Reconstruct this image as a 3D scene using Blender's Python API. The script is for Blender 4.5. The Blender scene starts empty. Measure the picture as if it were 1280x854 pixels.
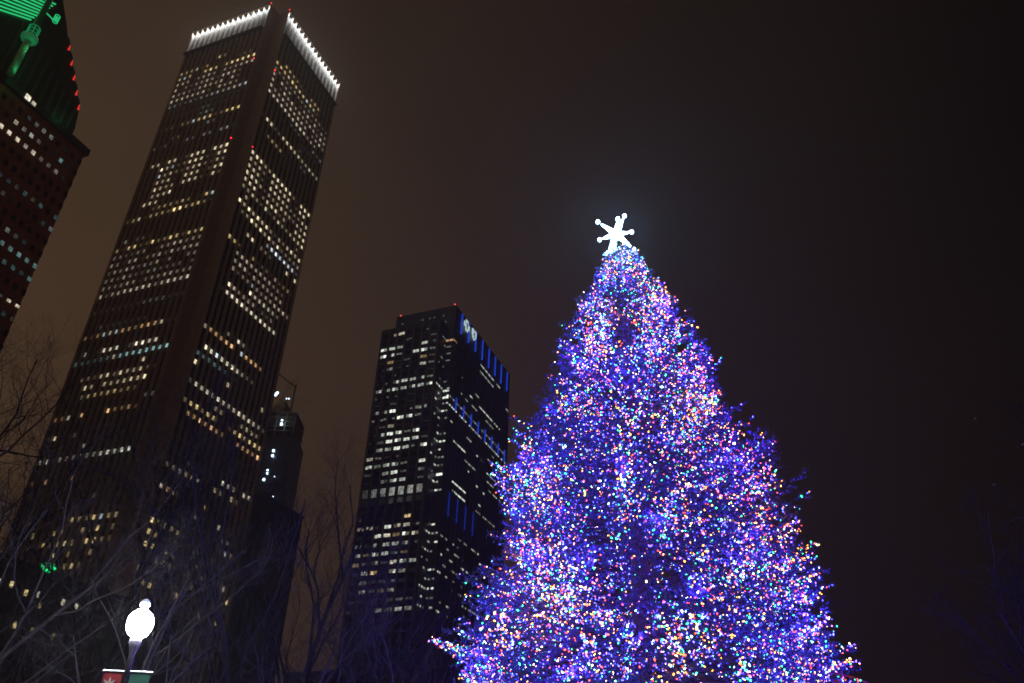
import bpy, math, random
import numpy as np
from mathutils import Vector, Matrix

random.seed(7)
rng = np.random.default_rng(7)
scene = bpy.context.scene
col = bpy.data.collections.new("night_park")
scene.collection.children.link(col)

# ------------------------------------------------------------------ render
scene.render.engine = 'CYCLES'
cy = scene.cycles
cy.use_denoising = True
try:
    cy.denoiser = 'OPENIMAGEDENOISE'
except Exception:
    pass
cy.max_bounces = 4
cy.diffuse_bounces = 1
cy.glossy_bounces = 2
cy.transmission_bounces = 1
cy.volume_bounces = 0
cy.transparent_max_bounces = 4
cy.sample_clamp_indirect = 0.6
cy.filter_width = 1.7
cy.use_light_tree = True
cy.caustics_reflective = False
cy.caustics_refractive = False
scene.view_settings.view_transform = 'Standard'
scene.view_settings.look = 'None'
scene.view_settings.gamma = 1
scene.view_settings.exposure = 0

# ------------------------------------------------------------------ camera
F = 1014.935
up = np.array([53.3606, -1612.1324, F]); up /= np.linalg.norm(up)
fh = np.array([0, 0, 1.0]); fh = fh - up * up.dot(fh); fh /= np.linalg.norm(fh)
rt = np.cross(up, fh)
if rt[0] < 0: rt = -rt
Rm = np.array([rt, fh, up])            # world = Rm @ (right, down, forward)
cam_d = bpy.data.cameras.new("camera")
cam = bpy.data.objects.new("camera", cam_d)
col.objects.link(cam)
M = Matrix([[Rm[i][0], -Rm[i][1], -Rm[i][2], 0] for i in range(3)] + [[0, 0, 0, 1]])
M.translation = Vector((0, 0, 1.6))
cam.matrix_world = M
cam_d.sensor_width = 36
cam_d.lens = F / 1280 * 36
cam_d.clip_start = 0.05
cam_d.clip_end = 5000
scene.camera = cam

# ------------------------------------------------------------------ materials
def mat(name, base=(0.5, 0.5, 0.5), rough=0.8, emit=None, strength=0.0, sample=False,
        noise=None, metallic=0.0, enoise=None):
    m = bpy.data.materials.new(name)
    m.use_nodes = True
    nt = m.node_tree
    b = nt.nodes['Principled BSDF']
    b.inputs['Base Color'].default_value = (*base, 1)
    b.inputs['Roughness'].default_value = rough
    b.inputs['Metallic'].default_value = metallic
    if noise:
        sc, amt = noise
        tc = nt.nodes.new('ShaderNodeTexCoord')
        n = nt.nodes.new('ShaderNodeTexNoise')
        n.inputs['Scale'].default_value = sc
        n.inputs['Detail'].default_value = 5
        r = nt.nodes.new('ShaderNodeValToRGB')
        r.color_ramp.elements[0].position = 0.3
        r.color_ramp.elements[1].position = 0.7
        r.color_ramp.elements[0].color = (*[c * (1 - amt) for c in base], 1)
        r.color_ramp.elements[1].color = (*[min(1, c * (1 + amt)) for c in base], 1)
        nt.links.new(tc.outputs['Object'], n.inputs['Vector'])
        nt.links.new(n.outputs['Fac'], r.inputs['Fac'])
        nt.links.new(r.outputs['Color'], b.inputs['Base Color'])
        bp = nt.nodes.new('ShaderNodeBump')
        bp.inputs['Strength'].default_value = 0.3
        nt.links.new(n.outputs['Fac'], bp.inputs['Height'])
        nt.links.new(bp.outputs['Normal'], b.inputs['Normal'])
    if emit is not None:
        b.inputs['Emission Color'].default_value = (*emit, 1)
        b.inputs['Emission Strength'].default_value = strength
        if enoise:                      # uneven room lighting behind the glass
            sc, lo = enoise
            tc = nt.nodes.new('ShaderNodeTexCoord')
            n = nt.nodes.new('ShaderNodeTexNoise')
            n.inputs['Scale'].default_value = sc
            n.inputs['Detail'].default_value = 2
            mr = nt.nodes.new('ShaderNodeMapRange')
            mr.inputs['From Min'].default_value = 0.4
            mr.inputs['From Max'].default_value = 0.58
            mr.inputs['To Min'].default_value = strength * lo
            mr.inputs['To Max'].default_value = strength
            nt.links.new(tc.outputs['Object'], n.inputs['Vector'])
            nt.links.new(n.outputs['Fac'], mr.inputs['Value'])
            nt.links.new(mr.outputs['Result'], b.inputs['Emission Strength'])
        m.cycles.emission_sampling = 'AUTO' if sample else 'NONE'
    return m

TINT = {'y': (1, .76, .34), 'w': (1, .84, .54), 'p': (1, .81, .62), 'a': (1, .58, .27),
        't': (.42, .80, .76), 'c': (.80, .93, 1), 'g': (.93, 1, .86), 'n': (1, .90, .68)}
_wm = {}
def wmat(tint, level, far=1.0):
    level = max(1, min(9, int(level)))
    k = (tint, level, far)
    if k not in _wm:
        s = (level * 27.5 / 255) ** 2.2 * 1.85 * far
        _wm[k] = mat(f"window_light_{tint}_{level}_{len(_wm)}", (.02, .02, .02), .3, TINT[tint], s,
                     enoise=(0.9, .45))
    return _wm[k]

granite = mat("pale_granite_cladding", (.36, .30, .25), .75, noise=(.35, .12))
darkglass = mat("dark_window_glass", (.018, .018, .02), .22)
spandrel = mat("dark_spandrel", (.05, .05, .048), .5)
redgranite = mat("red_granite_cladding", (.36, .13, .085), .7, noise=(.3, .2))
blacksteel = mat("dark_metal_cladding", (.06, .062, .062), .5, noise=(.2, .15))
roofmat = mat("roof_gravel", (.08, .08, .08), .95)
red_av = mat("red_obstruction_light", (.1, 0, 0), .4, (1, .02, .03), 5)
led_blue = mat("blue_led_strip", (.02, .02, .1), .4, (.02, .09, 1), .52)
sign_white = mat("white_lit_emblem", (.5, .5, .5), .4, (.68, .92, .95), .65)
crownlamp = mat("crown_floodlight_lens", (.5, .5, .5), .4, (1, .80, .62), 1.0)
green_tube = mat("green_lit_tube", (.02, .2, .05), .4, (.03, .85, .26), .75)
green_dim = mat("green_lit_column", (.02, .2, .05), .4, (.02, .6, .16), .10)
red_lit = mat("red_lit_panel", (.2, .02, .02), .4, (1, .03, .02), 1.0)
flood_cool = mat("cool_floodlight_lens", (.5, .5, .5), .4, (.62, .85, 1), 4)
bark = mat("lit_tree_bark", (.046, .035, .028), .9, noise=(6, .3))  # paler bark for the lit trees, light put into the colour
bark_far = mat("shaded_tree_bark", (.032, .022, .018), .9, noise=(6, .3))  # darker copy for trees in silhouette, shade put into the colour
deadleaf = mat("dry_brown_leaves", (.28, .2, .09), .8)
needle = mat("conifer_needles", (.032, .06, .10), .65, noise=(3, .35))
fir_bark = mat("conifer_bark", (.045, .032, .024), .9, noise=(8, .3))
wire_m = mat("dark_green_wire", (.01, .03, .015), .6)

# ------------------------------------------------------------------ builders
ORG = {}
def tag(o, label=None, cat=None, group=None, kind=None):
    if label: o['label'] = label
    if cat: o['category'] = cat
    if group: o['group'] = group
    if kind: o['kind'] = kind
    return o
def empty(name, loc):
    o = bpy.data.objects.new(name, None)
    o.empty_display_size = .5
    col.objects.link(o)
    o.location = loc
    ORG[o] = np.array(loc, float)
    return o
class MB:
    def __init__(s): s.v = []; s.f = []; s.mi = []
    def poly(s, pts, mi=0):
        n = len(s.v); s.v += [tuple(map(float, p)) for p in pts]; s.f.append(tuple(range(n, n + len(pts)))); s.mi.append(mi)
    def box(s, o, a, b, c, mi=0):       # origin corner and three edge vectors
        o, a, b, c = map(lambda t: np.array(t, float), (o, a, b, c))
        P = [o, o + a, o + a + b, o + b, o + c, o + a + c, o + a + b + c, o + b + c]
        n = len(s.v); s.v += [tuple(p) for p in P]
        fs = [(0, 3, 2, 1), (4, 5, 6, 7), (0, 1, 5, 4), (1, 2, 6, 5), (2, 3, 7, 6), (3, 0, 4, 7)]
        if np.dot(np.cross(a, b), c) < 0: fs = [f[::-1] for f in fs]
        s.f += [tuple(n + i for i in f) for f in fs]; s.mi += [mi] * 6
    def prism(s, plan, z0, z1, mi=0):   # vertical prism on a plan polygon
        n = len(s.v); k = len(plan)
        s.v += [(p[0], p[1], z0) for p in plan] + [(p[0], p[1], z1) for p in plan]
        for i in range(k):
            j = (i + 1) % k; s.f.append((n + i, n + j, n + k + j, n + k + i)); s.mi.append(mi)
        s.f.append(tuple(n + k + i for i in range(k))); s.mi.append(mi)
        s.f.append(tuple(n + k - 1 - i for i in range(k))); s.mi.append(mi)
    def slab(s, pts, off, mi=0):        # polygon in space given thickness
        n = len(s.v); k = len(pts); off = np.array(off)
        s.v += [tuple(np.array(p, float)) for p in pts] + [tuple(np.array(p, float) + off) for p in pts]
        for i in range(k):
            j = (i + 1) % k; s.f.append((n + i, n + j, n + k + j, n + k + i)); s.mi.append(mi)
        s.f.append(tuple(n + k + i for i in range(k))); s.mi.append(mi)
        s.f.append(tuple(n + k - 1 - i for i in range(k))); s.mi.append(mi)
    def tube(s, pts, rad, seg=6, mi=0, cap=True):
        pts = [np.array(p, float) for p in pts]
        n0 = len(s.v); prev = None
        for i, p in enumerate(pts):
            d = pts[min(i + 1, len(pts) - 1)] - pts[max(i - 1, 0)]
            L = np.linalg.norm(d); d = d / L if L > 0 else np.array([0, 0, 1.])
            if prev is None:
                a = np.cross(d, [0, 0, 1.] if abs(d[2]) < .9 else [1., 0, 0])
            else:
                a = prev - d * prev.dot(d)
            a /= np.linalg.norm(a); prev = a; b = np.cross(d, a)
            r = rad[i] if hasattr(rad, '__len__') else rad
            for k in range(seg):
                t = 2 * math.pi * k / seg
                s.v.append(tuple(p + r * (math.cos(t) * a + math.sin(t) * b)))
        for i in range(len(pts) - 1):
            for k in range(seg):
                a0 = n0 + i * seg + k; a1 = n0 + i * seg + (k + 1) % seg
                s.f.append((a0, a1, a1 + seg, a0 + seg)); s.mi.append(mi)
        if cap:
            s.f.append(tuple(n0 + k for k in range(seg))[::-1]); s.mi.append(mi)
            m = n0 + (len(pts) - 1) * seg
            s.f.append(tuple(m + k for k in range(seg))); s.mi.append(mi)
    def ball(s, c, r, seg=10, rings=6, sz=1.0, mi=0):
        n = len(s.v); c = np.array(c, float)
        s.v.append(tuple(c + [0, 0, -r * sz]))
        for i in range(1, rings):
            a = -math.pi / 2 + math.pi * i / rings
            for k in range(seg):
                t = 2 * math.pi * k / seg
                s.v.append((c[0] + r * math.cos(a) * math.cos(t), c[1] + r * math.cos(a) * math.sin(t), c[2] + r * sz * math.sin(a)))
        s.v.append(tuple(c + [0, 0, r * sz])); top = len(s.v) - 1
        for k in range(seg):
            k2 = (k + 1) % seg
            s.f.append((n, n + 1 + k2, n + 1 + k)); s.mi.append(mi)
            for i in range(rings - 2):
                a = n + 1 + i * seg
                s.f.append((a + k, a + k2, a + seg + k2, a + seg + k)); s.mi.append(mi)
            a = n + 1 + (rings - 2) * seg
            s.f.append((a + k, a + k2, top)); s.mi.append(mi)
    def lathe(s, c, prof, seg=20, mi=0):
        n = len(s.v)
        for r, z in prof:
            for k in range(seg):
                t = 2 * math.pi * k / seg
                s.v.append((c[0] + r * math.cos(t), c[1] + r * math.sin(t), c[2] + z))
        for i in range(len(prof) - 1):
            for k in range(seg):
                a = n + i * seg + k; b = n + i * seg + (k + 1) % seg
                s.f.append((a, b, b + seg, a + seg)); s.mi.append(mi)
        s.f.append(tuple(n + k for k in range(seg))[::-1]); s.mi.append(mi)
        m = n + (len(prof) - 1) * seg
        s.f.append(tuple(m + k for k in range(seg))); s.mi.append(mi)
    def build(s, name, mats, parent=None, smooth=False, org=None):
        mats = mats if isinstance(mats, (list, tuple)) else [mats]
        me = bpy.data.meshes.new(name)
        o0 = ORG[parent] if parent is not None else (np.array(org, float) if org is not None else np.zeros(3))
        V = np.array(s.v, float).reshape(-1, 3) - o0
        me.from_pydata(V.tolist(), [], s.f)
        for m in mats: me.materials.append(m)
        if len(mats) > 1: me.polygons.foreach_set('material_index', np.array(s.mi, dtype=np.int32))
        if smooth: me.polygons.foreach_set('use_smooth', np.ones(len(s.f), dtype=bool))
        me.update()
        o = bpy.data.objects.new(name, me); col.objects.link(o)
        if parent is not None: o.parent = parent
        else: o.location = o0.tolist()
        ORG[o] = o0
        return o

AZ = math.radians(67.79)
dR = np.array([math.cos(AZ), math.sin(AZ), 0]); dL = np.array([-math.sin(AZ), math.cos(AZ), 0])
UP = np.array([0, 0, 1.])

def lit_windows(parent, wins, nsingle=100):
    """wins: (origin, edge_u, edge_out, w, h, mat) -> the nearest ones single parts, the rest one part"""
    camp = np.array([0, 0, 1.6])
    wins.sort(key=lambda w: np.linalg.norm(w[0] - camp) / max(.2, (w[3] * w[4]) ** .5))
    def put(mb, w, mi):
        o, eu, eo, ww, hh, m = w
        mb.box(o - eu * ww / 2 - UP * hh / 2, eu * ww, eo * .12, UP * hh, mi)
    for w in wins[:nsingle]:
        mb = MB(); put(mb, w, 0); mb.build('lit_window', w[5], parent)
    if len(wins) > nsingle:
        ms = []; mb = MB()
        for w in wins[nsingle:]:
            if w[5] not in ms: ms.append(w[5])
            put(mb, w, ms.index(w[5]))
        o = mb.build('lit_windows', ms, parent); o['kind'] = 'stuff'

# ================================================================== TALL GRANITE TOWER
C0 = np.array([-117.6524, 248.7698, 0])
tower = empty('office_tower', (C0 + (dL + dR) * 29).tolist())
tag(tower, 'tallest granite tower with vertical piers and a white lit crown', 'skyscraper')
W, N = 58.2, 5.3
def c2(a, b): p = C0 + dL * a + dR * b; return (p[0], p[1])
plan = [c2(N, 0), c2(N, N), c2(0, N), c2(0, W - N), c2(N, W - N), c2(N, W), c2(W - N, W), c2(W - N, W - N), c2(W, W - N), c2(W, N), c2(W - N, N), c2(W - N, 0)]
plan = plan[::-1]
mb = MB(); mb.prism(plan, 0, 349.0)
core = mb.build('granite_shaft', granite, tower)
HT = 334.0
FACES = [('L', dL, -dR, lambda c: 7.382 + 3.0826 * (14 - c)), ('R', dR, -dL, lambda c: 7.236 + 3.0826 * c)]
for face, eu, eo, uc in FACES:
    us = sorted(uc(c) for c in range(15))
    # glass strips with spandrels, one part per face; piers proud of them
    g = MB(); sp = MB(); pi = MB()
    for u in us:
        g.box(C0 + eu * (u - 1.3) + eo * .02, eu * 2.6, eo * .10, UP * HT)
        for k in range(-4, 81):
            z = 317 - 3.9 * k - 1.95
            if z < 4 or z > HT - 1: continue
            sp.box(C0 + eu * (u - 1.28) + eo * .13 + UP * (z - .55), eu * 2.56, eo * .06, UP * 1.1)
    for u in [us[0] - 1.54] + [u + 1.54 for u in us]:
        o = C0 + eu * u
        pts = [o - eu * .72 + eo * .01, o - eu * .30 + eo * .95, o + eu * .30 + eo * .95, o + eu * .72 + eo * .01]
        pi.slab([p + UP * 0 for p in pts][::-1], UP * 347.2)
    g.build('window_glass', darkglass, tower)
    sp.build('floor_spandrels', spandrel, tower)
    pi.build('facade_piers', granite, tower)
    # crown: pale recessed panels and floodlights under the parapet
    cr = MB()
    for u in us:
        cr.box(C0 + eu * (u - .8) + eo * .02 + UP * HT, eu * 1.6, eo * .15, UP * 13.2)
    cr.build('crown_panels', mat('crown_panel', (.075, .095, .10), .6), tower)
    pa = MB()
    pa.box(C0 + eu * (us[0] - 2.1) + eo * .02 + UP * 348.0, eu * (us[-1] - us[0] + 4.2), eo * 1.7, UP * 1.0)
    pa.build('parapet', granite, tower)
    pa = MB(); pa.box(C0 + eu * (us[0] - 1.9) + eo * .02 + UP * (HT - 3.2), eu * (us[-1] - us[0] + 3.8), eo * 2.3, UP * .6)
    pa.build('light_cutoff_ledge', darkglass, tower)  # added ledge that stops floodlight spilling below the crown
    for u in [us[0] - 1.54] + [u + 1.54 for u in us]:
        fl = MB(); fl.box(C0 + eu * (u - .28) + eo * 1.0 + UP * 346.6, eu * .56, eo * .3, UP * .9)
        fl.build('floodlight', crownlamp, tower)
    ld = bpy.data.lights.new('crown_floodlight_beam', 'AREA')
    ld.shape = 'RECTANGLE'; ld.size = us[-1] - us[0] + 3; ld.size_y = .5
    ld.energy = 6500; ld.color = (.92, .97, 1)
    lo = bpy.data.objects.new('crown_floodlight_beam', ld); col.objects.link(lo)
    lo.parent = tower
    pos = C0 + eu * ((us[0] + us[-1]) / 2) + eo * 1.75 + UP * 346.5 - ORG[tower]
    zdir = -(-UP * .93 - eo * .37); zdir /= np.linalg.norm(zdir)
    xdir = eu; ydir = np.cross(zdir, xdir)
    m4 = Matrix([[xdir[i], ydir[i], zdir[i], pos[i]] for i in range(3)] + [[0, 0, 0, 1]])
    lo.matrix_local = m4
# roof plant
mb = MB(); mb.box(C0 + (dL + dR) * 16 + UP * 349, dL * 26, dR * 26, UP * 0.9); mb.build('roof_plant', roofmat, tower)

AL = {-1: ('y', "000000063000000"), 0: ('y', "544524000001220"), 1: ('y', "555006861587788"), 2: ('p', "554034531434455"),
 3: ('p', "513244542555200"), 4: ('p', "544325544505200"), 5: ('p', "655554620545300"), 6: ('c', "332232334444556"),
 7: ('t', "111111111111111"), 8: ('t', "001111122111110"), 9: ('c', "000000023200000"), 10: ('y', "122033666623677"),
 11: ('c', "000000000320000"), 12: ('y', "000220010000000"), 13: ('c', "212010320330441"), 16: ('w', "055167127771778"),
 17: ('w', "000954237762178"), 18: ('w', "000645324663253"), 19: ('w', "000646106651268"), 20: ('w', "000754406762172"),
 21: ('w', "000455800000000"), 22: ('w', "006651000000000"), 23: ('y', "000024443530166"), 24: ('y', "246144439955631"),
 27: ('g', "030221000000000"), 28: ('y', "416722833752646"), 29: ('p', "332233014355343"), 30: ('p', "431451335253444"),
 31: ('p', "243442334130033"), 32: ('n', "332432233222202"), 33: ('p', "333344133344333"), 34: ('n', "524455565346556"),
 36: ('c', "111111112222111"), 38: ('c', "002111111100000"), 39: ('a', "424555543566511"), 41: ('n', "040176602885700"),
 42: ('t', "332233555566666"), 43: ('w', "000000000006000"), 44: ('w', "003325636445210"), 45: ('w', "000740544565800"),
 46: ('y', "000345445332000"), 47: ('g', "000000000000022"), 48: ('a', "335060008334200"), 50: ('w', "260020000000000"),
 51: ('n', "000000400000000"), 52: ('g', "461433434576860"), 54: ('a', "315000400000000"), 56: ('n', "000000000020000"),
 58: ('y', "005000006537544"), 59: ('y', "003400540153703"), 60: ('y', "000206245506632"), 61: ('y', "000000060300400"),
 62: ('y', "000000000453000")}
AR = {0: ('y', "005543211455000"), 1: ('y', "666676666652000"), 2: ('p', "333334333334322"), 3: ('p', "505440124525243"),
 4: ('p', "512646454455354"), 5: ('p', "544546555403463"), 6: ('n', "666665667634300"), 7: ('c', "000000222100323"),
 8: ('c', "000000000111110"), 9: ('c', "000000000200000"), 10: ('w', "177226776644654"), 11: ('c', "000000010022000"),
 12: ('y', "003444100000000"), 16: ('w', "788448888731888"), 17: ('w', "645316766602660"), 18: ('w', "665217665433366"),
 19: ('w', "777424456543547"), 20: ('w', "677136772400667"), 21: ('w', "446427236434557"), 22: ('w', "050000000000031"),
 23: ('w', "959595842535857"), 24: ('w', "034959484833334"), 25: ('c', "000000048979762"), 26: ('w', "000670332000607"),
 28: ('y', "652004123152341"), 29: ('p', "004555454433200"), 30: ('p', "004552544444400"), 31: ('p', "004233443445563"),
 32: ('n', "000000956654300"), 33: ('p', "009534441223000"), 34: ('n', "017788587776600"), 38: ('n', "000031731000000"),
 39: ('a', "455578077764000"), 41: ('n', "087877964220000"), 42: ('t', "333332110000000"), 43: ('w', "800000600000050"),
 45: ('n', "266658656777642"), 46: ('w', "000005400045530"), 47: ('y', "369377002686785"), 48: ('a', "065959540057649"),
 52: ('n', "000211010854065"), 53: ('w', "345454006406200"), 55: ('a', "655000050000000"), 56: ('n', "000000500050000"),
 57: ('w', "000000000004400"), 58: ('y', "856570000003540"), 59: ('y', "644240040330000"), 60: ('y', "870570005000000"),
 61: ('y', "425630030604550"), 62: ('y', "443000006300007"), 63: ('y', "456000500000000"), 64: ('y', "300000000040074")}
wins = []
for tab, (face, eu, eo, uc) in zip((AL, AR), FACES):
    for k, (t, s) in tab.items():
        z = 317 - 3.9 * k - (1.2 if k > 50 else 0)
        for c, ch in enumerate(s):
            if ch == '0': continue
            l = int(ch); h = random.uniform(1.5, 1.75)
            tt = t
            if random.random() < .08: tt = random.choice('wnpc')
            z_ = z + random.uniform(-.08, .08)
            wins.append((C0 + eu * uc(c) + eo * .20 + UP * z_, eu, eo, random.uniform(1.15, 1.3), h, wmat(tt, l)))
lit_windows(tower, wins)
for (face, eu, eo, _), lst in zip(FACES, ([(5.6, 349.6), (6.0, 309.0), (5.6, 257.2)], [(5.4, 349.6), (6.4, 306.3), (5.7, 256.0)])):
    for u, z in lst:
        b = MB(); b.ball(C0 + eu * u + eo * .9 + UP * z, .30, 8, 6); b.build('red_beacon', red_av, tower, True)

# ================================================================== RED GRANITE TOWER (left edge)
Cp = np.array([-146.939, 201.672, 0])
pru = empty('red_granite_tower', (Cp - dR * 30 + dL * 18).tolist())
tag(pru, 'dark red granite tower at the left edge with green and red lit stepped top', 'skyscraper')
LEN, DEP, TOPZ = 62., 36., 197.6
def pp(u, i, z): return Cp + dR * u + dL * i + UP * z
mb = MB(); mb.box(pp(-LEN, 0, 0), dR * LEN, dL * DEP, UP * TOPZ); mb.build('granite_shaft', redgranite, pru)
mb = MB(); mb.box(pp(-LEN - .6, -.9, TOPZ), dR * (LEN + 1.6), dL * (DEP + 1.8), UP * 2.6); mb.build('cornice_ledge', blacksteel, pru)
# dark window openings on a grid
g = MB()
ucols = [-.6 - 2.96 * i for i in range(21)]
zrows = [193.6 - 4.88 * j for j in range(39)]
for z in zrows:
    for u in ucols:
        g.box(pp(u - .75, -.03, z - 1.1), dR * 1.5, dL * .02, UP * 2.2)
g.build('dark_windows', mat('tinted_window_glass', (.05, .03, .028), .3), pru)
PW = [("-21.0 193.6 3 c,-18.1 193.6 4 g,-15.3 193.6 5 g,-12.4 193.6 5 g,-6.7 193.6 1 t,-23.9 188.7 7 n,-20.9 188.7 5 n,-18.1 188.7 7 g,-15.3 188.7 4 n,-9.6 188.7 2 n,-6.5 188.7 6 t,-3.5 188.7 2 t,"
       "-30.2 183.8 8 n,-27.2 183.8 9 n,-24.3 183.8 9 n,-21.3 183.8 9 n,-18.3 183.8 6 n,-15.4 183.8 9 n,-12.4 183.8 4 n,-9.5 183.8 4 n,-6.5 183.8 5 n,-3.5 183.8 1 n,"
       "-24.3 169.2 3 c,-21.3 169.2 3 t,-18.3 169.2 3 t,-15.4 169.2 3 p,-12.4 169.2 4 t,-9.5 169.2 3 p,-6.5 169.2 4 t,-.6 169.2 4 t,-18.3 164.3 3 p,-15.3 164.3 2 a,-3.6 164.3 3 t,-.6 164.3 5 c,"
       "-12.5 154.5 5 g,-9.6 154.5 3 g,-6.5 154.5 3 t,-15.4 149.7 5 t,-12.4 149.7 5 t,-9.5 149.7 6 t,-6.5 149.7 6 t,-3.6 149.7 5 t,-.6 149.7 6 t,-12.4 144.8 4 t,-9.5 144.8 4 t,-6.5 144.8 4 t,-3.6 144.8 3 t,-.6 144.8 5 t,"
       "-3.7 134.7 9 n,-.7 134.7 9 n,-6.6 134.7 3 n,-3.6 130.1 3 t,-.6 130.1 3 p,-6.6 130.1 3 t,-27.3 193.6 2 a,-29.9 169.2 3 c,-27.1 164.3 2 a")]
wins = []
for t in PW[0].split(','):
    u, z, l, c = t.split(); l = int(l)
    wins.append((pp(float(u), -.14, float(z)), dR, -dL, 1.2, 1.5 if z != '134.7' else .9, wmat(c, max(1, l - 1), .6)))
for u, z, w, h, l in ((-24.5, 198.0, 1.8, 2.0, 8), (-22.2, 197.7, 1.4, 1.4, 6)):
    wins.append((pp(u, -1.1, z + .9), dR, -dL, w, h, wmat('n', l)))
lit_windows(pru, wins)
# stepped upper block, set back behind the ledge
sil = [(-62, 200.2), (-5.0, 200.2), (-4.6, 206), (-6.2, 215.5)]
steps = [(-6.6, 216.0), (-9.3, 220.4), (-12.2, 224.9), (-15.0, 229.3), (-17.9, 233.8)]
for u, z in steps: sil += [(u + .1, z + .6), (u - .9, z + 2.2), (u - 2.3, z + 3.0)]
sil += [(-21.5, 239.6), (-25.8, 246.5), (-31, 255), (-36, 246.5), (-42, 238), (-62, 216)]
mb = MB(); mb.slab([pp(u, 3.0, z) for u, z in sil], dL * 26); mb.build('stepped_crown', blacksteel, pru)
for u, z in steps:
    r = MB(); r.slab([pp(u + 0.0, 2.7, z + .2), pp(u + .40, 2.7, z - 2.2), pp(u - .15, 2.7, z - 2.1)], dL * .25)
    r.build('red_light_panel', red_lit, pru)
gr = MB()
for i in range(9):
    zb = 217.5 + i * 1.75
    a = (-47.5, zb + .4); b = (-32.6 + i * .55, zb + 11.3)
    gr.tube([pp(a[0], 2.5, a[1] - 0), pp(b[0], 2.5, b[1])], .25, 6)
gr.build('green_light_bars', green_tube, pru)
fi = MB()
for i in range(10):
    fi.box(pp(-8 - i * 2.9, 2.2, 200.2), dR * .7, dL * .9, UP * (13 + i * 1.5))
fi.build('crown_fins', mat('dark_green_grey_metal', (.10, .13, .11), .5), pru)
def plamp(name, parent, pos, energy, color, radius=.1):
    d = bpy.data.lights.new(name, 'POINT'); d.energy = energy; d.color = color; d.shadow_soft_size = radius
    o = bpy.data.objects.new(name, d); col.objects.link(o)
    if parent is not None:
        o.parent = parent; o.location = (np.array(pos) - ORG[parent]).tolist()
    else: o.location = list(map(float, pos))
    return o
plamp('green_uplight', pru, pp(-12, -1.5, 200.9 + 2.2), 90, (.05, 1, .3), .3)
# green lit corner column in front of the crown; green glow also put into its paint
gb = np.array([-156.3, 169.66, 199.0])
gc = MB()
gc.tube([gb, gb + UP * 17.5], 1.05, 12)
gc.build('green_lit_column', mat('column_paint_green_glow', (.35, .42, .36), .5, (.02, .6, .16), .02), pru, True)
for zz in (1.5, 12): plamp('green_uplight', pru, gb - dL * 2.6 + dR * .9 + UP * zz, 110, (.04, 1, .30), .15)
gd = MB(); gd.lathe(gb + UP * 15.5, [(1.1, 0), (2.1, .3), (2.5, 1.1), (2.5, 1.9), (1.9, 2.5), (1.1, 2.8)], 16)
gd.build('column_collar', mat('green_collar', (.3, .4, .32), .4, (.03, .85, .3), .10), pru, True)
ge = MB()
for k in range(7):
    t = k / 7 * 2 * math.pi
    p = gb + np.array([1.6 * math.cos(t), 1.6 * math.sin(t), 18.3]); ge.tube([p, p + UP * 3.6], .14, 5)
for zz in (19.0, 20.6, 22.0): 
    ring = [gb + np.array([1.65 * math.cos(t), 1.65 * math.sin(t), zz]) for t in np.linspace(0, 2 * math.pi, 15)]
    ge.tube(ring, .13, 5)
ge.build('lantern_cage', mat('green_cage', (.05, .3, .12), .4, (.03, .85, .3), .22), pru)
gf = MB(); gf.tube([gb + UP * 17, gb + UP * 52], [1.0, .8], 10); gf.build('mast', mat('mast_paint_green_glow', (.03, .10, .05), .5, (.02, .6, .16), .012), pru, True)  # faint green light on the mast put in as glow of its paint
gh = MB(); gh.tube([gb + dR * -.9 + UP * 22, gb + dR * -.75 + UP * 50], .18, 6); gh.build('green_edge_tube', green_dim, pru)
gi = MB()
for k in range(4):
    ring = [gb + dR * 4.4 + UP * 3 + np.array([.75 * math.cos(t), .75 * math.sin(t), 28 + k * .9]) for t in np.linspace(0, 2 * math.pi, 12)]
    gi.tube(ring, .16, 5)
gi.box(gb + dR * .6 + UP * 31, dR * 3.2, dL * .3, UP * .3)
gi.build('green_lantern', mat('green_lantern', (.05, .3, .12), .4, (.03, .9, .3), .6), pru)

# ================================================================== BLUE LED TOWER
Cb = np.array([-37.544, 328.832, 0]); FH = 3.86; S4 = 4.436
blue = empty('blue_stripe_tower', (Cb + dL * 12 + dR * 35).tolist())
tag(blue, 'dark glass tower with blue light stripes and two white emblems, left of the decorated tree', 'skyscraper')
NN, MM, RL = 7.0, 4.0, 73.0
P1 = Cb - dL * 3.3
P2 = P1 + dR * NN - dL * MM
RO = 29.6          # far end of the left face
mb = MB(); mb.box(P1, dL * (RO + 3.3), dR * (RL - 4), UP * 219.3); mb.build('front_wing', blacksteel, blue)
mb = MB(); mb.box(P2, dL * (RO + 3.3 + MM - 3.5), dR * RL, UP * 231.2); mb.build('main_shaft', blacksteel, blue)
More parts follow.
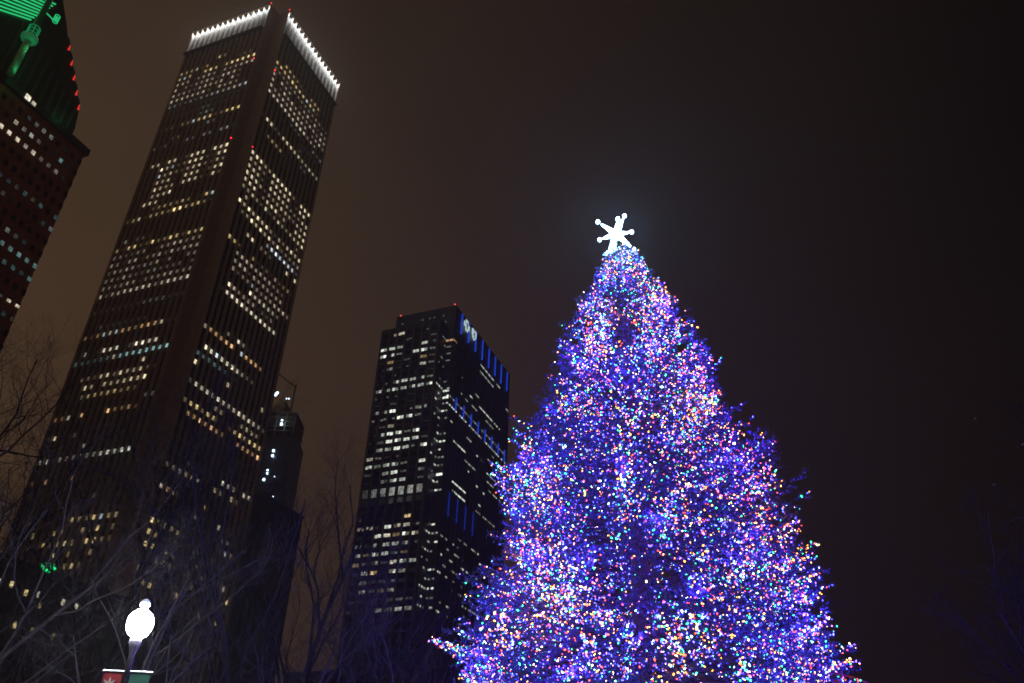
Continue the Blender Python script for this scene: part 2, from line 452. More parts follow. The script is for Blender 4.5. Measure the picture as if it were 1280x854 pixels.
# vertical piers and mullions of the left face
pi = MB(); g = MB(); sp = MB()
def bz(k): return 215 - FH * (k - 1)
for b in range(-1, 8):
    u = S4 * (6 - b) - S4 / 2 + S4
    if u < -3.5 or u > RO + .5: continue
    pi.box(Cb + dL * (u - .42) - dR * .55, dL * .84, dR * .54, UP * 218.6)
pi.build('facade_piers', mat('pier_metal', (.16, .16, .155), .5), blue)
for b in range(7):
    u = S4 * (6 - b)
    g.box(Cb + dL * (u - 1.78) - dR * .12, dL * 3.56, dR * .10, UP * 217)
    for k in range(0, 56):
        z = bz(k) - FH / 2
        if z > 4: g.box(Cb + dL * (u - 1.76) - dR * .2 + UP * (z - .75), dL * 3.52, dR * .07, UP * 1.5, 1)
g.build('window_glass', [darkglass, spandrel], blue)
BL = {1: ('n', "0460020"), 2: ('n', "0000000"), 3: ('g', "8640064"), 4: ('g', "9630693"), 5: ('y', "1410042"), 6: ('g', "1412053"),
 7: ('g', "1221100"), 8: ('g', "0266553"), 9: ('g', "6475658"), 12: ('g', "4491344"), 13: ('g', "3339930"), 14: ('n', "1241101"),
 15: ('g', "1688390"), 16: ('g', "0688760"), 17: ('g', "0589539"), 18: ('n', "5312000"), 19: ('g', "6666317"), 20: ('g', "0047205"),
 21: ('g', "0047500")}
wins = []
def bayw(u, z, l, t, e0=None):
    """one office bay: two panes with lamps inside, unevenly filled"""
    for sgn in (-1, 1):
        l2 = l if random.random() < .7 else max(0, l - random.randint(2, 5))
        if l2 <= 0: continue
        wins.append((Cb + dL * (u + sgn * .82) - dR * .14 + UP * (z + random.uniform(-.1, .15)), dL, -dR, random.uniform(1.25, 1.5), 1.45 if l > 3 else 1.0, wmat(t, l2, .95)))
for k, (t, s) in BL.items():
    for b, ch in enumerate(s):
        if ch != '0': bayw(S4 * (6 - b), bz(k), int(ch), t)
for k in range(2, 22):
    for b in range(7):
        if k in BL and BL[k][1][b] != '0': continue
        if random.random() < .45: bayw(S4 * (6 - b), bz(k), random.choice((1, 1, 2)), 'g')
for i in range(26):                      # faint plant floor lights under the roof
    for j, zz in enumerate((222.3, 226.2)):
        if random.random() < .5:
            wins.append((P2 + dL * (1.5 + i * 1.28) - dR * .04 + UP * zz, dL, -dR, .9, 1.1, wmat('g', random.choice((1, 1, 2, 2)))))
LOW = ["3000070", "4528653", "1377487", "4455742", "5396330", "4352875", "2983944", "3423310", "2634512", "2223632", "2104554"]
for j, s in enumerate(LOW):
    for b, ch in enumerate(s):
        if ch != '0': bayw(S4 * (6 - b), bz(25.4 + j), int(ch), random.choice('ggny'))
for b, l in enumerate((2, 4, 4, 5, 5, 5, 4)):           # tall louvred band
    wins.append((Cb + dL * S4 * (6 - b) - dR * .14 + UP * (bz(22) - 1.2), dL, -dR, 2.6, 3.8, wmat('g', l, .8)))
    wins.append((Cb + dL * S4 * (6 - b) - dR * .14 + UP * (bz(23) - 1.6), dL, -dR, 2.6, 2.6, wmat('g', max(1, l - 3), .6)))
# notch faces
for k in range(2, 36):
    if 23 <= k <= 25: continue
    for i in range(3):
        if random.random() < (.55 if k > 7 else .25):
            l = random.choice((2, 3, 4, 5, 6, 7)) if k > 7 else 3
            wins.append((P1 + dR * (1.2 + 2.3 * i) - dL * .01 + UP * bz(k), dR, -dL, random.uniform(.7, 1.9), .8, wmat('g', l, .9)))
    for i in range(2):
        if random.random() < (.6 if k > 7 else .0):
            l = random.choice((3, 4, 5, 7, 8))
            wins.append((P1 + dR * (NN - .02) - dL * (1.1 + 1.9 * i) + UP * bz(k), dL, -dR, random.uniform(.7, 1.5), .8, wmat('g', l, .9)))
wins.append((P1 + dR * (NN - .02) - dL * 1.9 + UP * 210.9, dL, -dR, 3.6, 1.0, wmat('a', 6)))
wins.append((P2 + dR * 1.6 - dL * .02 + UP * 210.9, dR, -dL, 3.2, .8, wmat('a', 5)))
for k, l in ((3, 3), (4, 3), (5, 3)):
    wins.append((P1 + dR * (NN - .02) - dL * 1.7 + UP * bz(k), dL, -dR, 2.2, .7, wmat('g', l)))
for z, l in ((183, 7), (179.4, 8), (141.2, 9)):
    wins.append((P1 + dR * (NN - .03) - dL * 2.0 + UP * z, dL, -dR, 3.0, 1.0, wmat('g', l)))
# right face strips: (u0, u1, z, level, dash)
RS = [(32.4, 50.4, 215, 6, 0), (32.4, 50.5, 211, 5, 0), (54.2, 59.4, 215, 6, 0), (28, 32.4, 195.5, 5, 0), (11, 12.2, 196, 4, 0), (22, 25, 191.4, 7, 0), (32.9, 63, 191.1, 8, 1.7),
      (67.8, 72.2, 207.2, 5, 0), (24.3, 31, 187.4, 5, 0), (42.1, 52.6, 187.5, 4, 0), (17, 20.5, 187, 4, 0), (11, 13, 187.4, 4, 0), (-.3, 70, 180, 5, 2.1), (0, 70, 175.6, 7, 2.3),
      (7.4, 14, 160.4, 7, 1.6), (14, 20.7, 160.4, 8, 0), (21.5, 27, 168.4, 7, 1.4), (44, 50, 168.2, 6, 1.6), (60, 70, 168.2, 6, 1.8), (20.6, 34, 156.4, 6, 1.5), (46.7, 59, 160.5, 7, 1.8),
      (47.6, 56, 156.4, 5, 0), (9, 23.8, 141.3, 8, 0), (27, 40, 141.2, 8, 3.9), (9.6, 13, 137.3, 6, 1.2), (13.5, 23.7, 137.2, 8, 0), (35, 37, 149.2, 7, 0), (43.5, 45, 148.8, 7, 0),
      (3, 5, 168.5, 6, 0), (33, 35, 164.4, 6, 0), (24, 26, 152.6, 6, 0), (52, 62, 172, 5, 1.7), (38, 44, 164.4, 4, 1.8), (36, 60, 137.2, 5, 2.2), (50, 66, 152.5, 6, 1.9)]
for j in range(11):
    z = 118 - 3.86 * j
    for _ in range(7):
        u = random.uniform(.5, 60); RS.append((u, u + random.uniform(.8, 3), z, random.choice((3, 4, 5, 7)), 0))
for u0, u1, z, l, dash in RS:
    if dash == 0:
        wins.append((P2 + dR * (u0 + u1) / 2 - dL * .02 + UP * z, dR, -dL, u1 - u0, .75, wmat('g', l, .8)))
    else:
        u = u0
        while u < u1:
            if random.random() < .85:
                wins.append((P2 + dR * (u + dash * .35) - dL * .02 + UP * z, dR, -dL, dash * .62, .75, wmat('g', l - random.randint(0, 2), .9)))
            u += dash
lit_windows(blue, wins)
for u in [6.4 + 8.77 * i for i in range(8)]:
    s_ = MB(); s_.box(P2 + dR * (u - .3) - dL * .9 + UP * 217.8, dR * .42, dL * .6, UP * 12); s_.build('blue_light_stripe', led_blue, blue)
    s_ = MB(); s_.box(P2 + dR * (u - .3) - dL * .9 + UP * 175.4, dR * .42, dL * .6, UP * 6.5); s_.build('blue_light_stripe', led_blue, blue)
    if u < 40:
        s_ = MB(); s_.box(P2 + dR * (u - .3) - dL * .9 + UP * 123.9, dR * .42, dL * .6, UP * 11); s_.build('blue_light_stripe', mat('dim_blue_led_strip', (.02, .02, .1), .4, (.02, .09, 1), .16), blue)
# dim fins, floor bands between stripes so the dark glass is not blank
fb = MB()
for i in range(17): fb.box(P2 + dR * (2 + 4.38 * i) - dL * .3, dR * .35, dL * .29, UP * 216)
fb.build('facade_fins', mat('fin_metal', (.12, .12, .12), .5), blue)
# emblems: a cross with a figure and a shield with a rod
def emb(pts, name, m, out, parent=blue):
    e = MB(); e.slab([P2 + dR * u - dL * out + UP * z for u, z in pts], dL * .25); return e.build(name, m, parent)
cu, cz, a, b = 10.9, 225.3, 3.3, 1.35
cross = [(cu - b, cz + a), (cu + b, cz + a), (cu + b * 1.1, cz + b), (cu + a, cz + b), (cu + a, cz - b), (cu + b * 1.1, cz - b), (cu + b, cz - a), (cu - b, cz - a), (cu - b * 1.1, cz - b), (cu - a, cz - b), (cu - a, cz + b), (cu - b * 1.1, cz + b)]
o1 = emb(cross, 'cross_emblem', sign_white, 1.3)
dk = mat('dark_figure', (.02, .03, .06), .5)
fg = MB(); fg.slab([P2 + dR * (cu + .55 * math.cos(t)) - dL * 1.36 + UP * (cz + 1.2 + .55 * math.sin(t)) for t in np.linspace(0, 2 * math.pi, 9)[:-1]], dL * .05)
fg.slab([P2 + dR * (cu + x) - dL * 1.36 + UP * (cz + y) for x, y in ((-1.9, .9), (-1.7, 1.2), (-.3, .5), (.3, .5), (1.7, 1.2), (1.9, .9), (.5, 0), (.5, -2.2), (.15, -2.2), (0, -.9), (-.15, -2.2), (-.5, -2.2), (-.5, 0))], dL * .05)
fg.build('emblem_figure', dk, o1)
cu = 19.9
sh = [(cu - 2.9, cz + 2.6), (cu - 1.3, cz + 3.2), (cu, cz + 2.7), (cu + 1.3, cz + 3.2), (cu + 2.9, cz + 2.6), (cu + 2.7, cz - .4), (cu + 1.5, cz - 2.3), (cu, cz - 3.4), (cu - 1.5, cz - 2.3), (cu - 2.7, cz - .4)]
o2 = emb(sh, 'shield_emblem', sign_white, 1.3)
fg = MB(); fg.box(P2 + dR * (cu - .16) - dL * 1.37 + UP * (cz - 2.2), dR * .32, dL * .05, UP * 4.3)
fg.tube([P2 + dR * (cu + 1.0 * math.sin(t * 3.3)) - dL * 1.38 + UP * (cz - 1.9 + t * 1.15) for t in np.linspace(0, 3, 20)], .16, 5)
fg.build('emblem_rod', dk, o2)
for p in (P2 + dL * (RO + 2.0) + dR * .5 + UP * 232, P2 + dL * 1.2 + dR * .5 + UP * 232.2):
    b_ = MB(); b_.ball(p, .38, 8, 6); b_.build('red_beacon', mat('red_beacon_lens', (.1, 0, 0), .4, (1, .08, .05), 2.0), blue, True)
    b_ = MB(); b_.box(p - UP * 1.2 - dL * .1, dL * .2, dR * .2, UP * 1.0); b_.build('beacon_mast', blacksteel, blue)

# ================================================================== TOWER UNDER CONSTRUCTION
xt = np.array([-152.0, 430.0, 0])
cons = empty('construction_tower', (xt + np.array([12, 12, 0])).tolist())
tag(cons, 'slim dark unfinished tower with bluish work lights, half behind the tallest tower', 'skyscraper')
glassb = mat('dark_teal_glass', (.02, .035, .045), .25)
def wb(x, y, z): return np.array([x, y, z], float)
mb = MB(); mb.box(wb(-155, 430, 0), (31, 0, 0), (0, 24, 0), UP * 203); mb.build('glass_shaft', glassb, cons)
mb = MB()
for j in range(6): mb.box(wb(-154, 431, 203 + j * 3.0), (28.5, 0, 0), (0, 22, 0), UP * .5)
for i in range(6):
    for y in (431.5, 452): mb.box(wb(-153.5 + i * 5.4, y, 203), (.7, 0, 0), (0, .7, 0), UP * 15)
mb.build('bare_floors', mat('raw_concrete', (.25, .24, .22), .9), cons)
mb = MB(); mb.box(wb(-152, 432, 218.5), (18, 0, 0), (0, 12, 0), UP * 8); mb.build('core_box', mat('formwork', (.16, .11, .05), .9), cons)
mb = MB(); mb.tube([wb(-131, 436, 215), wb(-131, 436, 240)], .5, 4); mb.tube([wb(-131, 436, 238), wb(-150, 436, 252)], .4, 4); mb.build('crane', blacksteel, cons)
for x, z, r in ((-139.9, 228.8, 1.0), (-139.0, 230.0, .8), (-131.5, 226.3, .45), (-132.9, 226.3, .4), (-132.9, 209.5, .9), (-133.0, 212, .6), (-134.4, 192.5, .8), (-134.4, 189.4, .8), (-135.6, 180.5, .6), (-135.4, 178.6, .6), (-136.6, 174.8, .8), (-131, 176.8, .35), (-129.6, 165, .35)):
    b_ = MB(); b_.ball(wb(x, 429.2, z), r, 8, 6); b_.build('work_light', flood_cool, cons, True)
for x, y, z, c in ((-140, 428, 224, (1, .6, .15)), (-132, 427.5, 212, (.9, .9, .4)), (-134, 427.5, 190, (.4, .7, 1))):
    plamp('work_light_beam', cons, (x, y, z), 90, c, .4)

# ================================================================== LOW BUILDINGS
def block(name, label, base, la, lb, h, m, wlist):
    o0 = empty(name, (base + dL * la / 2 + dR * lb / 2).tolist())
    tag(o0, label, 'building')
    b = MB(); b.box(base, dL * la, dR * lb, UP * h); b.build('walls', m, o0)
    b = MB(); b.box(base - dL * .4 - dR * .4 + UP * h, dL * (la + .8), dR * (lb + .8), UP * .8); b.build('roof', roofmat, o0)
    lit_windows(o0, wlist)
    return o0
bb = np.array([-61.0, 146, 0])
# low office by the left edge with a row of bright windows, seen through the branches
Lf = np.array([-74.5, 112.5, 0])
wl = []
for u, z, l in [(0, 0, 9), (2.8, 0, 8), (4.9, .2, 7), (7.6, -.3, 7), (9.8, 0, 5), (10.6, -1.4, 4), (14.4, 0, 7), (17, 0, 7), (-1.2, -4.8, 7), (2.0, -4.9, 5), (3.4, -5.0, 6), (7.6, -4.9, 5), (10.6, -5, 3), (14.5, -5, 3)]:
    wl.append((Lf + dR * (u + 3) - dL * .05 + UP * (32.3 + z), dR, -dL, .5 if l < 8 else .75, .85, wmat('n' if z == 0 else 'y', l)))
low = block('low_office', 'low dark building with a bright window row behind the left branches', Lf, 22, 46, 35.2, mat('dark_stone', (.08, .075, .07), .9), wl)
pod = block('dark_podium', 'low dark block with few lit windows below the blue striped tower', np.array([-52., 268, 0]), 18, 34, 47, mat('dark_concrete', (.05, .05, .055), .9),
            [(np.array([-52., 268, 0]) + dL * a - dR * .05 + UP * z, dL, -dR, .6, .5, wmat('g', l)) for a, z, l in ((2, 43, 5), (4, 43.5, 5), (6, 43.2, 4), (8.5, 40, 3), (13, 39, 4), (15.5, 44, 3), (1, 36, 3))])
block('flat_roofed_block', 'low dark flat roofed block between the two office towers', np.array([-104., 330, 0]), 30, 30, 128, mat('dark_brick', (.04, .035, .035), .9),
      [(np.array([-104., 330, 0]) + dL * a - dR * .05 + UP * z, dL, -dR, .7, .7, wmat('n', l)) for a, z, l in ((6, 121, 4), (9, 112, 2), (3, 104, 2), (12, 98, 3), (5, 88, 3))])

# oval green lit sign on the roof edge of the low office
sgn = empty('green_oval_sign', (-57.6, 103.0, 0))
tag(sgn, 'oval green glowing sign seen through the left bare branches', 'sign')
gs = MB()
sc_ = np.array([-57.6, 103.0, 30.5])
gs.slab([sc_ + np.array([.95 * math.cos(t), 0, .62 * math.sin(t) + .15 * math.cos(t) * -1]) for t in np.linspace(0, 2 * math.pi, 22)[:-1]], (0, .25, 0))
gm = mat('green_sign_face', (.02, .2, .05), .4, (.01, .85, .22), 1.6, enoise=(2.2, .05))
gs.build('sign_face', gm, sgn)
gs = MB(); gs.tube([wb(-57.6, 103.4, 0), wb(-57.6, 103.4, 30.4)], .15, 6); gs.build('post', blacksteel, sgn)

# ================================================================== DECORATED TREE
AX = np.array([3.2, 19.1])
PZ = [.6, 2, 3, 4, 5, 6, 7, 8, 9, 10, 11, 12, 13, 14, 14.5, 15, 15.5, 16, 16.4, 16.8, 17.1]
PR = [4.4, 4.7, 4.72, 4.75, 4.72, 4.48, 4.24, 3.95, 3.64, 3.32, 2.88, 2.54, 2.28, 1.86, 1.52, 1.27, 1.04, .84, .64, .42, .12]
_ph = rng.uniform(0, 6.28, 12)
def lump(phi, z):
    return (.07 * np.sin(3 * phi + z * 1.3 + _ph[0]) + .06 * np.sin(5 * phi - z * 2.1 + _ph[1]) + .05 * np.sin(9 * phi + z * 3.3 + _ph[2]) + .05 * np.sin(z * 4.6 + 2 * phi + _ph[3]))
def RR(z, phi):
    return np.interp(z, PZ, PR) * .915 * (1 + np.interp(z, [4, 6], [.6, .9]) * lump(phi, z) + .02 * np.cos(phi))
xmas = empty('christmas_tree', (AX[0], AX[1], 0))
tag(xmas, 'tall christmas tree covered in blue and multicoloured lights', 'tree')
t_ = MB(); t_.tube([(AX[0], AX[1], 0), (AX[0], AX[1], 6), (AX[0], AX[1], 12), (AX[0], AX[1], 16.9)], [.28, .22, .13, .03], 10)
t_.build('trunk', fir_bark, xmas, True)

def clump(p):
    x, y, z = p
    f = math.sin(2.7 * x + .6 * z + 1) + .8 * math.sin(1.9 * y - 1.2 * z + 2.2) + math.sin(4.3 * x - 1.1 * z + .6) + .9 * math.sin(2.3 * z + 1.6 * x + 4)
    return min(1.7, max(.16, .74 + .36 * f))
NB = 1600
zs = np.linspace(.7, 17.0, 600); w = np.interp(zs, PZ, PR) + .45; cdf = np.cumsum(w) / w.sum()
limb = MB()
nv = []; bulbs = []
for i in range(NB):
    z = float(np.interp(rng.random(), cdf, zs)); phi = rng.uniform(0, 2 * math.pi)
    R = float(RR(z, phi)) * rng.uniform(.84, 1.04)
    if rng.random() < .07: R *= rng.uniform(1.04, 1.13 if z > 6 else 1.05)
    rise = np.interp(z, [0, 6, 12, 17], [-.10, .02, .18, .6])
    e = np.array([math.cos(phi), math.sin(phi), 0]); s = np.array([-math.sin(phi), math.cos(phi), 0])
    r0 = .05 if z > 15 else R * .25
    L = R - r0
    base = np.array([AX[0], AX[1], z - L * rise]) + e * r0
    def P(t):
        return base + e * L * t + UP * (L * rise * t - .12 * L * math.sin(math.pi * t) * .6 + .10 * L * max(0, t - .7))
    if i % 2 == 0: limb.tube([P(0), P(.35), P(.7), P(1)], [.022 + L * .004, .018, .012, .005], 4, cap=False)
    tw = []
    nt = 5 + int(L * 2.0)
    for j in range(nt):
        t = 1 - (j / nt) * min(1, 1.7 / max(L, .4)) * rng.uniform(.85, 1)
        side = 1 if j % 2 else -1
        ang = rng.uniform(.5, 1.0)
        d = e * math.cos(ang) + s * side * math.sin(ang) + UP * rng.uniform(-.25, .35)
        ln = (.16 + (1 - t) * L * .45) * rng.uniform(.6, 1.1); ln = min(ln, .6)
        tw.append((P(t), d / np.linalg.norm(d), ln))
    tw.append((P(.9), e + UP * .25, .14 + .05 * L))
    for (p, d, ln) in tw:
        n = int(10 + ln * 46)
        tt = rng.random(n) * ln
        q = p + d * tt[:, None]
        nd = rng.normal(size=(n, 3)); nd = nd - (nd @ d)[:, None] * d; nd /= np.linalg.norm(nd, axis=1)[:, None]
        nd = nd * .8 + d * .6 + rng.normal(size=(n, 3)) * .1
        ln_ = rng.uniform(.05, .11, n)[:, None]
        wd = np.cross(nd, rng.normal(size=(n, 3))); wd /= (np.linalg.norm(wd, axis=1)[:, None] + 1e-9)
        nv.append(np.stack([q - wd * .010, q + wd * .010, q + nd * ln_], axis=1))
    # bulbs wound along bough and twigs
    dens = clump(P(.9))
    for (p, d, ln) in tw:
        for _ in range(rng.poisson(2.15 * dens + .1)):
            bulbs.append(p + d * ln * rng.uniform(.1, 1.05) + rng.normal(size=3) * .03)
    for _ in range(2): bulbs.append(P(rng.uniform(.75, 1.03)) + rng.normal(size=3) * .03)
for i in range(8500):                  # loose sprays that fill the outer shell
    z = float(np.interp(rng.random(), cdf, zs)); phi = rng.uniform(0, 2 * math.pi)
    r = float(RR(z, phi)) * rng.uniform(.72, 1.0) ** .6
    e = np.array([math.cos(phi), math.sin(phi), 0]); s = np.array([-math.sin(phi), math.cos(phi), 0])
    p = np.array([AX[0], AX[1], z]) + e * r * .96
    d = e * rng.uniform(.1, .9) + s * rng.normal() * .6 + UP * rng.uniform(-.5, .5); d /= np.linalg.norm(d)
    ln = rng.uniform(.14, .34) * (1 if z < 15 else .6); n = 15
    q = p + d * (rng.random(n) * ln)[:, None]
    nd = rng.normal(size=(n, 3)); nd = nd - (nd @ d)[:, None] * d; nd /= np.linalg.norm(nd, axis=1)[:, None]
    nd = nd * .8 + d * .6
    wd = np.cross(nd, rng.normal(size=(n, 3))); wd /= (np.linalg.norm(wd, axis=1)[:, None] + 1e-9)
    nv.append(np.stack([q - wd * .010, q + wd * .010, q + nd * rng.uniform(.05, .11, n)[:, None]], axis=1))
    for _ in range(rng.poisson(.42 * clump(p))): bulbs.append(p + d * ln * rng.uniform(.3, 1.1))
limb.build('boughs', fir_bark, xmas)
A = np.concatenate(nv); nt_ = len(A)
me = bpy.data.meshes.new('crown')
V = (A.reshape(-1, 3) - np.array([AX[0], AX[1], 0])).astype(np.float32)
me.vertices.add(len(V)); me.vertices.foreach_set('co', V.ravel())
me.loops.add(nt_ * 3); me.loops.foreach_set('vertex_index', np.arange(nt_ * 3, dtype=np.int32))
me.polygons.add(nt_); me.polygons.foreach_set('loop_start', np.arange(0, nt_ * 3, 3, dtype=np.int32))
me.update(calc_edges=True); me.materials.append(needle)
crown = bpy.data.objects.new('crown', me); col.objects.link(crown); crown.parent = xmas

# bulbs ------------------------------------------------------------
BC = {'blue': ((.05, .06, 1.0), 20.0, .40), 'violet': ((.22, .09, 1.0), 11, .06), 'red': ((1.0, .07, .01), 10, .15), 'orange': ((1.0, .38, .02), 12, .17),
      'warm white': ((1.0, .72, .42), 11, .06), 'green': ((.03, .95, .30), 9.0, .14), 'cyan': ((.36, .82, 1.0), 11, .08), 'pink': ((1.0, .24, .60), 6, .02)}
names = list(BC)
bm = {n: mat(n.replace(' ', '_') + '_bulb_glass', (.3, .3, .3), .3, BC[n][0], BC[n][1]) for n in names}
B = np.array(bulbs)
_p = np.array([BC[n][2] for n in names]) / sum(BC[n][2] for n in names)
ci = rng.choice(len(names), size=len(B), p=_p)
# the right flank carries more red and orange strings
_sel = (B[:, 0] > AX[0] + .55 * np.interp(B[:, 2], PZ, PR)) & (B[:, 2] > 7) & (rng.random(len(B)) < .33)
ci[_sel] = rng.choice([names.index('red'), names.index('orange')], size=int(_sel.sum()))
dirs = rng.normal(size=(len(B), 3)); dirs[:, 2] -= .5; dirs /= np.linalg.norm(dirs, axis=1)[:, None]
rel = B - np.array([0, 0, 1.6]); dc = np.linalg.norm(rel, axis=1)
q = rel @ Rm
px = 640 + F * q[:, 0] / q[:, 2]; py = 427 + F * q[:, 1] / q[:, 2]
outw = (B[:, :2] - AX); rad = np.linalg.norm(outw, axis=1); facing = -(outw @ (AX / np.linalg.norm(AX))) / rad
Rl = RR(B[:, 2], np.arctan2(outw[:, 1], outw[:, 0]))
vis = (px > 5) & (px < 1275) & (py > 5) & (py < 848) & (facing > .3) & (rad > Rl * .97)
order = np.argsort(np.where(vis, dc, 1e9)); single = set(order[:300].tolist())
def bulbmesh(seg, prof):
    mb = MB(); mb.lathe((0, 0, 0), prof, seg); return mb
protos = {}
for n in names:
    p = bulbmesh(8, [(.003, -.025), (.010, -.017), (.0135, -.003), (.011, .011), (.007, .020), (.007, .027)])
    me = bpy.data.meshes.new('light_bulb'); me.from_pydata(p.v, [], p.f); me.materials.append(bm[n])
    me.polygons.foreach_set('use_smooth', np.ones(len(p.f), dtype=bool)); protos[n] = me
for i in order[:300]:
    n = names[ci[i]]
    o = bpy.data.objects.new('light_bulb', protos[n]); col.objects.link(o)
    o.location = B[i].tolist(); o.rotation_mode = 'QUATERNION'
    o.rotation_quaternion = Vector((-dirs[i]).tolist()).to_track_quat('Z', 'Y')
    tag(o, f'small glowing {n} bulb low on the front of the christmas tree', 'light bulb', f'{n} bulbs on the christmas tree')
rest = np.array([i for i in range(len(B)) if i not in single])
K = len(rest)
d = dirs[rest]; h = np.cross(d, rng.normal(size=(K, 3))); h /= np.linalg.norm(h, axis=1)[:, None]; k_ = np.cross(d, h)
c = B[rest]
sz = (np.exp(rng.normal(0, .26, K)) * np.where(ci[rest] == 0, 1.0, 1.1))[:, None]
pts = [c + d * .019 * sz, c - d * .019 * sz]
for a in range(4):
    t = a * math.pi / 2; pts.append(c + (h * math.cos(t) + k_ * math.sin(t)) * .0105 * sz)
VV = np.stack(pts, axis=1).reshape(-1, 3)
fs = []
for a in range(4):
    fs.append((0, 2 + a, 2 + (a + 1) % 4)); fs.append((1, 2 + (a + 1) % 4, 2 + a))
FFc = (np.array(fs)[None] + (np.arange(K) * 6)[:, None, None]).reshape(-1, 3)
me = bpy.data.meshes.new('string_lights')
me.vertices.add(len(VV)); me.vertices.foreach_set('co', VV.astype(np.float32).ravel())
me.loops.add(len(FFc) * 3); me.loops.foreach_set('vertex_index', FFc.astype(np.int32).ravel())
me.polygons.add(len(FFc)); me.polygons.foreach_set('loop_start', np.arange(0, len(FFc) * 3, 3, dtype=np.int32))
for n in names: me.materials.append(bm[n])
me.update(calc_edges=True)
me.polygons.foreach_set('material_index', np.repeat(ci[rest], 8).astype(np.int32))
o = bpy.data.objects.new('string_lights', me); col.objects.link(o); ORG[o] = np.zeros(3)
tag(o, 'thousands of tiny multicoloured string lights wound through the christmas tree', 'string lights', None, 'stuff')
# the light those bulbs throw into the needles
fib = 0
for j in range(130):
    z = float(np.interp((j + .5) / 130, cdf, zs)); phi = j * 2.39996
    if z < 3.2: continue
    r = float(RR(z, phi)) * .88
    pq = (AX[0] + r * math.cos(phi), AX[1] + r * math.sin(phi), z)
    plamp('string_light_glow', o, pq, (.25 + 1.15 * clump(pq)) * (125 if j % 9 else 28) * (.5 + .5 * r / 4), (.085, .03, 1.0) if j % 9 else (1, .2, .12), .12)

# star topper --------------------------------------------------------
st = empty('star_topper', (3.06, 19.1, 17.2))
tag(st, 'glowing white many pointed star with ball tips on top of the christmas tree', 'star')
sc0 = np.array([3.06, 19.1, 17.6])
starm = mat('white_star_glow', (.5, .5, .5), .4, (.46, .74, 1), 5)
pxm = 26.0 / F / 7.114
arms = [(132, 25, 0), (78, 202, 0), (-152, 125, 0), (-143, -69, 0), (-80, -219, 0), (140, -162, 0)]
arms3 = [np.array([x * pxm, 0, y * pxm]) for x, y, _ in arms] + [np.array([-.03, -.62, .06]), np.array([.03, .62, -.06])]
for a in arms3:
    L = np.linalg.norm(a); d_ = a / L
    m_ = MB(); m_.tube([sc0, sc0 + d_ * L * .28, sc0 + d_ * L * .80], [.115, .08, .026], 8); m_.build('arm', starm, st, True)
    m_ = MB(); m_.tube([sc0 + d_ * L * .80, sc0 + d_ * L * .96], .008, 5); m_.build('rod', blacksteel, st)
    m_ = MB(); m_.ball(sc0 + a, .064, 10, 8); m_.build('tip_ball', starm, st, True)
m_ = MB(); m_.ball(sc0, .16, 14, 10); m_.build('core', starm, st, True)
m_ = MB(); m_.tube([(3.06, 19.1, 17.15), (3.06, 19.1, 17.5)], .02, 6); m_.build('mount', wire_m, st)
for a in arms3[:6]: plamp('star_glow', st, sc0 + a * 1.0 + np.array([0, -.16, 0]), 330, (.22, .52, 1), .06)
plamp('star_glow', st, sc0 + np.array([0, -.80, .05]), 380, (.30, .60, 1), .1)

# ================================================================== STREET LAMP
lx, ly = -6.44, 15.0
lamp = empty('street_lamp', (lx, ly, 0))
tag(lamp, 'lit street lamp with a white acorn globe among the bare trees', 'street lamp')
m_ = MB(); m_.lathe((lx, ly, 0), [(.20, 0), (.20, .25), (.13, .5), (.08, .7), (.06, 2.5), (.05, 4.35), (.08, 4.45), (.10, 4.55), (.09, 4.60)], 14)
m_.build('pole', mat('dark_painted_pole', (.05, .04, .055), .5), lamp, True)
gz = 4.86
globe = mat('white_lamp_globe', (.8, .8, .8), .4, (.80, .91, 1), 380, sample=True)
m_ = MB(); m_.lathe((lx, ly, gz), [(.10, -.225), (.155, -.19), (.205, -.10), (.222, 0), (.21, .09), (.165, .17), (.10, .222), (.05, .25)], 24); m_.build('globe', globe, lamp, True)
m_ = MB(); m_.lathe((lx, ly, gz), [(.045, .25), (.05, .27), (.085, .31), (.085, .37), (.05, .41), (.015, .43)], 14)
m_.build('finial', mat('pale_glowing_finial', (.6, .6, .62), .3, (.8, .9, 1), .55), lamp, True)  # no lamp: the finial's brightness is partly glow put into the material
m_ = MB(); m_.tube([(lx - .42, ly, 4.06), (lx + .44, ly, 4.06)], .016, 6); m_.build('banner_arm', mat('bright_rod', (.6, .6, .6), .4), lamp)
cream = mat('cream_print', (.5, .45, .4), .8)
def banner(name, label, x0, x1, m, decor):
    o = empty(name, ((x0 + x1) / 2, ly, 0)); tag(o, label, 'banner')
    f = MB(); f.box((x0, ly - .006, 2.75), (x1 - x0, 0, 0), (0, .012, 0), (0, 0, 1.28)); f.build('cloth', m, o)
    d = MB(); decor(d, x0, x1); d.build('printed_pattern', cream if 'red' in name else mat('pale_green_print', (.18, .42, .30), .8), o)
def leaf(d, x0, x1):
    cx_, cz_ = (x0 + x1) / 2 - .03, 3.82
    pts = []
    for k in range(16):
        t = k / 16 * 2 * math.pi; r = .145 if k % 2 == 0 else .065
        pts.append((cx_ + r * math.cos(t), ly - .012, cz_ + r * math.sin(t)))
    d.slab(pts, (0, .004, 0))
def stripes(d, x0, x1):
    for z in (3.80, 3.45, 3.1): d.box((x0 + .02, ly - .012, z), (x1 - x0 - .04, 0, 0), (0, .004, 0), (0, 0, .05))
redc = mat('red_banner_cloth', (.34, .02, .03), .8, noise=(9, .35)); grc = mat('green_banner_cloth', (.02, .12, .075), .8, noise=(6, .2))
banner('red_banner', 'red banner with a pale star print hanging left of the lamp pole', lx - .39, lx - .07, redc, leaf)
banner('green_banner', 'green banner with pale stripes hanging right of the lamp pole', lx + .07, lx + .41, grc, stripes)
ORG_done = True

